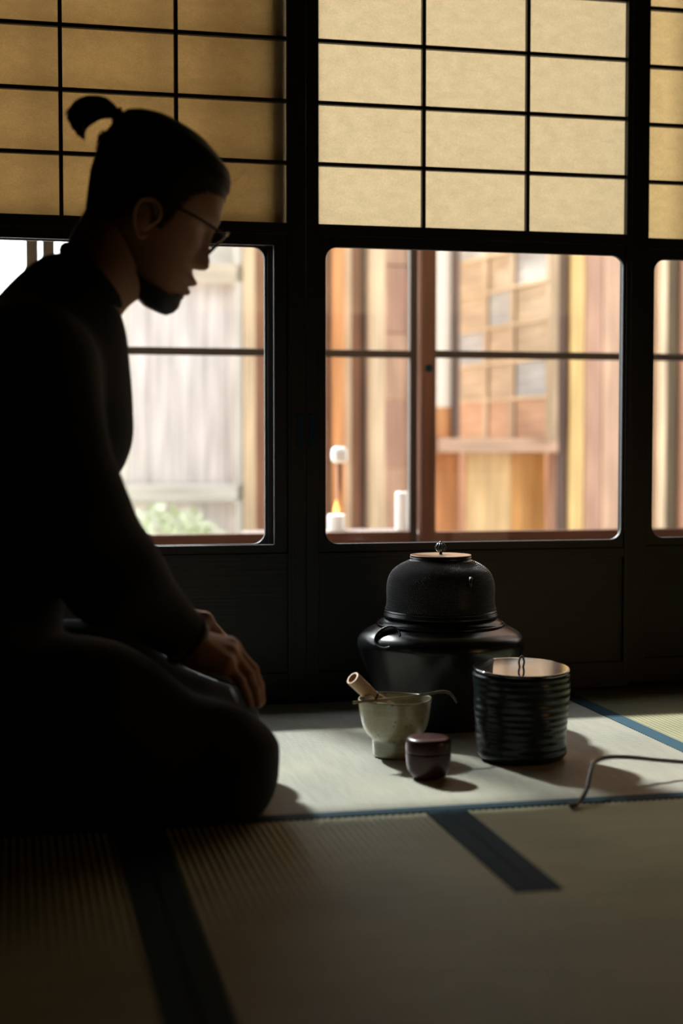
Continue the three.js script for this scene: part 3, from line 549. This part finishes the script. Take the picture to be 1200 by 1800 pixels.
const K = {
  skin: new THREE.MeshPhysicalMaterial({ color: lin(0.34, 0.19, 0.13), roughness: 0.55, sheen: 0.1, specularIntensity: 0.6 }),
  hair: new THREE.MeshStandardMaterial({ color: lin(0.004, 0.004, 0.004), roughness: 0.62 }),
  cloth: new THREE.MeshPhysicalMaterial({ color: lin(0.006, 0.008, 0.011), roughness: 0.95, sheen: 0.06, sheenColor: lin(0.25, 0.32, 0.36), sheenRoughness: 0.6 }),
  rim: new THREE.MeshPhysicalMaterial({ color: lin(0.01, 0.01, 0.011), roughness: 0.25, clearcoat: 0.5 }),
  under: new THREE.MeshStandardMaterial({ color: lin(0.5, 0.56, 0.58), roughness: 0.9 }),
  tie: new THREE.MeshStandardMaterial({ color: lin(0.35, 0.33, 0.3), roughness: 0.5 }),
};
{ const t = tex(128, 128, (u, v) => { const k = 0.5 + 0.25 * Math.sin(u * 2 * Math.PI * 24) * Math.sin(v * 2 * Math.PI * 24) + 0.25 * vnoise(u * 64, v * 64, 61, 64, 64); return [k, k, k]; }, false); K.cloth.bumpMap = rep(t, 14, 14); K.cloth.bumpScale = 0.0004; }
const ZS = 0.80;
const person = thing('person', 'kneeling person in dark robe with tied hair and glasses, head bowed', 'person', [0, 0, ZS]);

// ---- head: lofted from its side profile (p forward, q up in the bowed head's own axes)
const HF = [0.885, -0.466], HU = [0.466, 0.885], HC = [0.215, 0.885];
const frontT = [[-0.1285, 0.055], [-0.1265, 0.073], [-0.12, 0.0795], [-0.111, 0.0815], [-0.1, 0.0805], [-0.092, 0.0815], [-0.07, 0.083], [-0.05, 0.081], [-0.03, 0.078], [0, 0.0775], [0.012, 0.079], [0.022, 0.0825], [0.0348, 0.0862], [0.0485, 0.082], [0.0715, 0.0762], [0.0794, 0.0775], [0.0914, 0.0733], [0.1041, 0.0647], [0.1122, 0.0497], [0.1293, 0.0116], [0.133, -0.012], [0.1344, -0.03]];
const backT = [[-0.1285, 0.045], [-0.12, 0.02], [-0.1, -0.015], [-0.08, -0.05], [-0.06, -0.08], [-0.0459, -0.0965], [-0.0174, -0.1069], [0.0065, -0.1155], [0.0413, -0.1222], [0.0653, -0.1225], [0.0924, -0.1176], [0.1101, -0.1107], [0.1193, -0.0984], [0.1321, -0.0669], [0.1344, -0.03]];
const widthT = [[-0.1285, 0.004], [-0.125, 0.02], [-0.115, 0.034], [-0.1, 0.045], [-0.08, 0.056], [-0.05, 0.067], [-0.02, 0.073], [0.01, 0.0755], [0.04, 0.078], [0.07, 0.077], [0.09, 0.071], [0.11, 0.058], [0.123, 0.041], [0.13, 0.025], [0.1344, 0.002]];
const hairT = [[-0.13, -0.08], [-0.06, -0.075], [-0.047, -0.035], [-0.038, -0.008], [-0.004, -0.006], [0.003, -0.03], [0.013, -0.03], [0.02, 0.008], [0.028, 0.032], [0.05, 0.054], [0.075, 0.064], [0.09, 0.069]];
const gauss = (x, s) => Math.exp(-x * x / (2 * s * s));
function headPoint(q, th, grow) {
  const pf = table(frontT, q), pb = table(backT, q), w = table(widthT, q), pm = pb + (pf - pb) * 0.46;
  const c = Math.cos(th), s = Math.sin(th), ex = 2 / 2.25, cc = Math.sign(c) * Math.pow(Math.abs(c), ex), ss = Math.sign(s) * Math.pow(Math.abs(s), ex);
  let p = pm + cc * (c > 0 ? pf - pm : pm - pb), l = ss * w;
  const fr = sm(0.05, 0.5, c);
  const nose = table([[-0.0475, 0], [-0.0445, 0.012], [-0.041, 0.02], [-0.0344, 0.0245], [-0.0258, 0.0225], [-0.0165, 0.0165], [0, 0.0115], [0.02, 0.005], [0.035, 0]], q), nw = 0.0062 + 0.006 * sm(-0.01, -0.038, q);
  p += fr * nose * gauss(l, nw);
  p += fr * 0.0055 * gauss(q + 0.036, 0.006) * gauss(Math.abs(l) - 0.0135, 0.0045);
  p += fr * (0.0115 * gauss(q + 0.0655, 0.0052) + 0.0092 * gauss(q + 0.0835, 0.0048) + 0.006 * gauss(q + 0.074, 0.02)) * gauss(l, 0.0165) - fr * 0.003 * gauss(q + 0.0755, 0.0018) * gauss(l, 0.02);
  p += fr * 0.0055 * gauss(q + 0.112, 0.012) * gauss(l, 0.017);
  p -= fr * 0.0105 * gauss(q - 0.008, 0.0095) * gauss(Math.abs(l) - 0.031, 0.0125);          // eye sockets
  p += fr * 0.0045 * gauss(q - 0.006, 0.0062) * gauss(Math.abs(l) - 0.031, 0.0105);           // eyelids
  p += fr * 0.003 * gauss(q - 0.028, 0.006) * gauss(Math.abs(l) - 0.028, 0.016);              // brow
  const inside = q - table(hairT, p), hairIn = sm(-0.002, 0.02, inside);
  const off = grow === 'hair' ? 0.0006 + 0.0 * hairIn : -0.0065 * hairIn;
  if (off) { const k = Math.hypot(p - pm, l) || 1; p += (p - pm) / k * off; l += l / k * off; }
  let qq = q; if (q > 0.08) qq += off * sm(0.08, 0.13, q);
  return { p, l, q: qq, inside };
}
function toWorld(p, q, l) { return [HC[0] + p * HF[0] + q * HU[0], HC[1] + p * HF[1] + q * HU[1], l]; }
function headLoft(grow, keep, extra = 0) {
  const NQ = 130, NT = 128, pos = [], ok = [], idx = [];
  for (let i = 0; i <= NQ; i++) {
    const s = 0.5 - 0.5 * Math.cos(Math.PI * i / NQ), q = -0.1285 + (0.1344 + 0.1285) * (0.35 * s + 0.65 * i / NQ);
    for (let j = 0; j <= NT; j++) {
      const th = j / NT * Math.PI * 2, h = headPoint(q, th, grow);
      if (extra) { h.p += extra * Math.cos(th); h.l += extra * Math.sin(th); h.q -= extra * sm(-0.115, -0.128, q); }
      pos.push(...toWorld(h.p, h.q, h.l)); ok.push(keep ? keep(h, th, q) : true);
    }
  }
  for (let i = 0; i < NQ; i++) for (let j = 0; j < NT; j++) { const a = i * (NT + 1) + j, b = a + 1, c = a + NT + 1, d = c + 1; if (ok[a] && ok[b] && ok[c] && ok[d]) idx.push(a, c, b, b, c, d); }
  const g = new THREE.BufferGeometry(); g.setAttribute('position', new THREE.Float32BufferAttribute(pos, 3)); g.setAttribute('uv', new THREE.Float32BufferAttribute(new Float32Array(pos.length / 3 * 2), 2)); g.setIndex(idx); g.computeVertexNormals(); return g;
}
// ---- ears
function earGeo(side) {
  const l0 = 0.0745 * side, parts = [];
  const W = (p, q, o) => toWorld(p, q, l0 + o * side);
  const helix = tube([W(-0.006, -0.036, 0.003), W(0.002, -0.022, 0.006), W(-0.004, -0.008, 0.01), W(-0.018, -0.003, 0.014), W(-0.032, -0.012, 0.018), W(-0.034, -0.028, 0.018), W(-0.027, -0.044, 0.013), W(-0.017, -0.054, 0.008), W(-0.008, -0.057, 0.005), W(-0.003, -0.049, 0.003)], 0.0038, 50, 9);
  const concha = new THREE.SphereGeometry(1, 20, 14); concha.scale(0.0165, 0.024, 0.004); concha.rotateZ(-0.45); const c = W(-0.016, -0.028, 0.005); concha.rotateY(side * 0.3); concha.translate(...c);
  const lobe = new THREE.SphereGeometry(1, 14, 10); lobe.scale(0.007, 0.009, 0.004); lobe.translate(...W(-0.01, -0.052, 0.004));
  return [helix, concha, lobe];
}
// ---- hands: palm and five fingers each; side +1 is the hand near the viewer
function handSdf(side, off) {
  const o = (x, y, z) => [x + off[0], y + off[1], off[2] + z * side], palm = [], F = [];
  const kn = [[0.298, 0.234, 0.033], [0.3065, 0.2455, 0.0135], [0.312, 0.2515, -0.007], [0.311, 0.2525, -0.0275]];
  const pip = [[0.318, 0.206, 0.036], [0.333, 0.2125, 0.015], [0.342, 0.216, -0.008], [0.339, 0.2175, -0.031]];
  const dip = [[0.326, 0.188, 0.0365], [0.3425, 0.19, 0.0155], [0.3515, 0.1925, -0.0085], [0.348, 0.195, -0.0325]];
  const tip = [[0.332, 0.1735, 0.0365], [0.347, 0.1695, 0.0155], [0.3555, 0.1695, -0.009], [0.352, 0.1745, -0.0335]];
  const wr = [0.244, 0.257, 0.0];
  palm.push(cap(o(0.205, 0.285, 0.002), o(...wr), 0.026, 0.0255));
  kn.forEach((k, i) => palm.push(cap(o(wr[0], wr[1] - 0.001, [0.014, 0.006, -0.004, -0.012][i]), o(k[0], k[1] - 0.002, k[2]), 0.0185, 0.0118 - (i === 0 ? 0.001 : 0))));
  palm.push(cap(o(0.262, 0.238, 0.022), o(0.292, 0.226, 0.03), 0.0165, 0.012));
  palm.push(cap(o(0.256, 0.24, -0.014), o(0.28, 0.23, -0.036), 0.0165, 0.0125));
  kn.forEach((k, i) => { const s = [0.86, 0.96, 1, 0.97][i]; F.push([cap(o(...k), o(...pip[i]), 0.0102 * s, 0.0092 * s), cap(o(...pip[i]), o(...dip[i]), 0.0092 * s, 0.0081 * s), cap(o(...dip[i]), o(...tip[i]), 0.0081 * s, 0.0068 * s)]); });
  F.push([cap(o(0.278, 0.23, -0.034), o(0.3, 0.215, -0.05), 0.0115, 0.0105), cap(o(0.3, 0.215, -0.05), o(0.319, 0.198, -0.056), 0.0102, 0.0078)]);
  const fp = union(palm, 0.02), ff = F.map((f) => union(f, 0.004));
  return (x, y, z) => { let d = fp(x, y, z), m = 1e3; for (const f of ff) m = smin(m, f(x, y, z), 0.0015); return smin(d, m, 0.007); };
}
{
  const neck = union([cap([0.165, 0.885, 0], [0.128, 0.796, 0], 0.054, 0.055), cap([0.128, 0.796, 0], [0.055, 0.69, 0], 0.055, 0.075), cap([0.15, 0.84, 0], [0.19, 0.8, 0], 0.045, 0.036)], 0.03);
  const torso = union([cap([-0.12, 0.2, 0], [0.0, 0.6, 0], 0.1, 0.095), cap([0.02, 0.65, -0.13], [0.02, 0.65, 0.13], 0.05, 0.05), cap([0.02, 0.65, 0.14], [0.06, 0.43, 0.2], 0.045, 0.038), cap([0.06, 0.43, 0.2], [0.22, 0.272, 0.13], 0.036, 0.025), cap([0.02, 0.65, -0.14], [0.06, 0.43, -0.2], 0.045, 0.038), cap([0.06, 0.43, -0.2], [0.21, 0.29, -0.115], 0.036, 0.025)], 0.05);
  const geos = [headLoft('skin'), sdfMesh(union([neck, torso], 0.03), [-0.26, 0.06, -0.28], [0.26, 0.96, 0.28], 0.011), ...earGeo(1), ...earGeo(-1),
    sdfMesh(handSdf(1, [-0.006, -0.006, 0.125]), [0.17, 0.14, 0.04], [0.375, 0.325, 0.19], 0.0026), sdfMesh(handSdf(-1, [-0.016, 0.008, -0.118]), [0.16, 0.15, -0.185], [0.365, 0.335, -0.03], 0.0026)];
  for (const g of geos) for (const a of Object.keys(g.attributes)) if (!['position', 'normal', 'uv'].includes(a)) g.deleteAttribute(a);
  mesh('body', mergeGeometries(geos.map((g) => (g.index ? g.toNonIndexed() : g))), K.skin, person);
}
{ // robe
  const list = [
    cap([-0.13, 0.22, 0], [-0.02, 0.58, 0], 0.17, 0.135), cap([-0.1, 0.22, 0.08], [0.01, 0.6, 0.07], 0.14, 0.12), cap([-0.1, 0.22, -0.08], [0.01, 0.6, -0.07], 0.14, 0.12),
    cap([0.015, 0.655, -0.15], [0.015, 0.655, 0.15], 0.074, 0.074), cap([0.05, 0.71, 0], [0.078, 0.765, 0], 0.07, 0.052), cap([0.035, 0.675, 0.1], [0.066, 0.742, 0.03], 0.06, 0.056), cap([0.035, 0.675, -0.1], [0.066, 0.742, -0.03], 0.06, 0.056),
    cap([0.07, 0.68, 0.02], [0.09, 0.56, 0.03], 0.085, 0.08), cap([0.07, 0.68, -0.02], [0.09, 0.56, -0.03], 0.085, 0.08),
    // sleeves
    cap([0.035, 0.635, 0.155], [0.075, 0.45, 0.205], 0.08, 0.072), cap([0.075, 0.45, 0.205], [0.132, 0.355, 0.18], 0.074, 0.066), cap([0.132, 0.355, 0.18], [0.222, 0.272, 0.132], 0.066, 0.04),
    cap([0.035, 0.635, -0.155], [0.07, 0.46, -0.205], 0.08, 0.072), cap([0.07, 0.46, -0.205], [0.122, 0.375, -0.175], 0.074, 0.064), cap([0.122, 0.375, -0.175], [0.207, 0.29, -0.125], 0.062, 0.038),
  ];
  const legs = [
    cap([-0.14, 0.17, 0.1], [0.11, 0.135, 0.12], 0.14, 0.115), cap([0.11, 0.135, 0.12], [0.294, 0.078, 0.125], 0.113, 0.07), cap([0.294, 0.078, 0.125], [0.302, 0.05, 0.125], 0.07, 0.056),
    cap([-0.14, 0.17, -0.1], [0.11, 0.135, -0.11], 0.14, 0.115), cap([0.11, 0.135, -0.11], [0.304, 0.08, -0.1], 0.115, 0.072), cap([0.304, 0.08, -0.1], [0.316, 0.042, -0.1], 0.067, 0.055),
    cap([-0.1, 0.13, 0], [0.27, 0.075, 0.0], 0.12, 0.072), cap([-0.2, 0.07, 0.1], [0.28, 0.05, 0.14], 0.085, 0.06), cap([-0.2, 0.07, -0.1], [0.28, 0.05, -0.12], 0.085, 0.06),
  ];
  const upper = union(list.slice(0, 9), 0.05), armN = union(list.slice(9, 12), 0.03), armF = union(list.slice(12, 15), 0.03), lower = union(legs, 0.045);
  const robe = (x, y, z) => {
    let d = smin(upper(x, y, z), armN(x, y, z), 0.03); d = smin(d, armF(x, y, z), 0.03); d = smin(d, lower(x, y, z), 0.025);
    // folds of the cloth
    d += 0.0028 * Math.sin(26 * y + 34 * x + 9 * z) * sm(0.75, 0.5, y) * sm(0.12, 0.25, y) + 0.002 * Math.sin(46 * x - 30 * y + 22 * z) * sm(0.3, 0.1, y);
    // neckline: cut above the collar line from nape to throat
    const cut = -( (0.842 - y) * 0.58 - (x - 0.083) * 0.82 );
    d = Math.max(d, (cut) * 0.9);
    return Math.max(d, 0.003 - y);
  };
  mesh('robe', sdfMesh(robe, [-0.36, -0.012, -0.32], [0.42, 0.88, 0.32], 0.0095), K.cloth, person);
  // collar band around the neck, from the nape to the throat
  const ring = []; for (let k = 0; k < 24; k++) { const a = k / 24 * Math.PI * 2, t = (1 - Math.cos(a)) / 2; ring.push([0.079 + t * 0.073, 0.827 - t * 0.083, Math.sin(a) * 0.064]); }
  const cg = tube(ring, 0.0115, 90, 10, true);
  mesh('collar', cg, K.cloth, person);
  for (const [s, wx, wy, wz] of [[1, 0.2225, 0.2715, 0.1315], [-1, 0.2075, 0.2895, -0.1245]]) {   // cuffs
    const c = new THREE.TorusGeometry(0.036, 0.0055, 8, 40); c.applyQuaternion(new THREE.Quaternion().setFromUnitVectors(new THREE.Vector3(0, 0, 1), new THREE.Vector3(0.78, -0.55, -0.3 * s).normalize())); c.translate(wx + 0.016, wy - 0.013, wz - 0.006 * s); mesh('cuff', c, K.cloth, person);
    const ic = new THREE.TorusGeometry(0.0325, 0.0035, 8, 40); ic.applyQuaternion(new THREE.Quaternion().setFromUnitVectors(new THREE.Vector3(0, 0, 1), new THREE.Vector3(0.78, -0.55, -0.3 * s).normalize())); ic.translate(wx + 0.0255, wy - 0.0195, wz - 0.0095 * s); mesh('inner_cuff', ic, K.under, person);
  }
}
{ // hair, pony tail, beard
  const hair = mesh('hair', headLoft('hair', (h) => h.inside > -0.002, 0.001), K.hair, person);
  const loose = [];
  for (let k = 0; k < 26; k++) { const z = rr(-0.03, 0.03), s = rr(-0.006, 0.006); loose.push(taperTube([[0.145 + s, 1.0 + s, z], [0.134 + s, 0.998, z * 1.05], [0.126 + s * 0.5, 0.985 + s, z * 1.1]], [0.0007, 0.0006, 0.0003], 6, 4)); }
  loose.push(taperTube([[0.318, 0.93, 0.02], [0.333, 0.938, 0.026], [0.345, 0.955, 0.03]], [0.0004, 0.0003, 0.0002], 8, 4));
  mesh('loose_strands', mergeGeometries(loose), K.hair, hair).userData.kind = 'stuff';
  const pt = [];
  for (let k = 0; k < 170; k++) {
    const a = rr(0, 6.283), r = Math.sqrt(rr(0, 1)), u = Math.cos(a) * r, w = Math.sin(a) * r, e = rr(-0.008, 0.006);
    pt.push(taperTube([[0.166 + 0.004 * u, 1.022 + 0.006 * u, 0.007 * w], [0.152 + 0.003 * u, 1.03 + 0.006 * u, 0.007 * w], [0.135 + 0.004 * u, 1.0365 + 0.0135 * u, 0.014 * w], [0.113 - 0.006 * u, 1.033 + 0.0175 * u, 0.02 * w], [0.0985 - 0.01 * u, 1.022 + 0.0165 * u, 0.023 * w], [0.0925 - 0.0125 * u - e * 0.4, 1.0085 + 0.0135 * u + e, 0.024 * w]], [0.0028, 0.0027, 0.003, 0.003, 0.0026, 0.0009], 12, 5));
  }
  mesh('pony_tail', mergeGeometries(pt), K.hair, person);
  mesh('hair_tie', new THREE.TorusGeometry(0.0115, 0.0026, 8, 24).rotateY(Math.PI / 2).rotateZ(-0.5).translate(0.154, 1.0275, 0), K.hair, person);
  mesh('beard', headLoft('skin', (h, th, q) => q < -0.093 - 0.01 * sm(0.02, 0.04, Math.abs(h.l)) + 0.012 * sm(0.03, -0.01, h.p) && h.p > 0.0, 0.0035), K.hair, person);
}
{ // glasses
  const g = new THREE.Group(); g.name = 'glasses'; person.add(g);
  const top = [0.3125, 0.8525], bot = [0.2835, 0.8215];   // slant of the lens plane seen from the side
  const at = (t, l) => [top[0] + (bot[0] - top[0]) * t + 0.0025 * (1 - Math.abs(l) / 0.06), top[1] + (bot[1] - top[1]) * t, l];
  for (const s of [-1, 1]) {
    const loop = []; for (let k = 0; k < 28; k++) { const a = k / 28 * Math.PI * 2, c = Math.cos(a), d = Math.sin(a), n = 2 / 3; loop.push(at(0.5 - 0.5 * Math.sign(d) * Math.pow(Math.abs(d), n), s * (0.0345 + 0.0255 * Math.sign(c) * Math.pow(Math.abs(c), n)))); }
    const rim = mesh('rim', tube(loop, 0.0019, 90, 8, true), K.rim, g);
    const sh = [], P = loop, c0 = [0, 1, 2].map((i) => P.reduce((t, p) => t + p[i], 0) / P.length);
    for (let k = 0; k < P.length; k++) sh.push(...c0, ...P[k], ...P[(k + 1) % P.length]);
    const lg = new THREE.BufferGeometry(); lg.setAttribute('position', new THREE.Float32BufferAttribute(sh, 3)); lg.setAttribute('uv', new THREE.Float32BufferAttribute(new Float32Array(sh.length / 3 * 2), 2)); lg.computeVertexNormals(); mesh('lens', lg, M.glass, rim);
    mesh('temple', taperTube([at(0.22, s * 0.061), [0.29, 0.8555, s * 0.0685], [0.255, 0.874, s * 0.0765], [0.215, 0.888, s * 0.0785], [0.19, 0.893, s * 0.079], [0.178, 0.882, s * 0.079]], [0.0022, 0.0021, 0.0018, 0.0017, 0.002, 0.0022], 36, 8), K.rim, g);
  }
  mesh('bridge', tube([at(0.28, -0.01), at(0.2, 0), at(0.28, 0.01)].map((p) => [p[0] + 0.001, p[1] + 0.001, p[2]]), 0.0019, 14, 8), K.rim, g);
}

renderer.render(scene, camera);
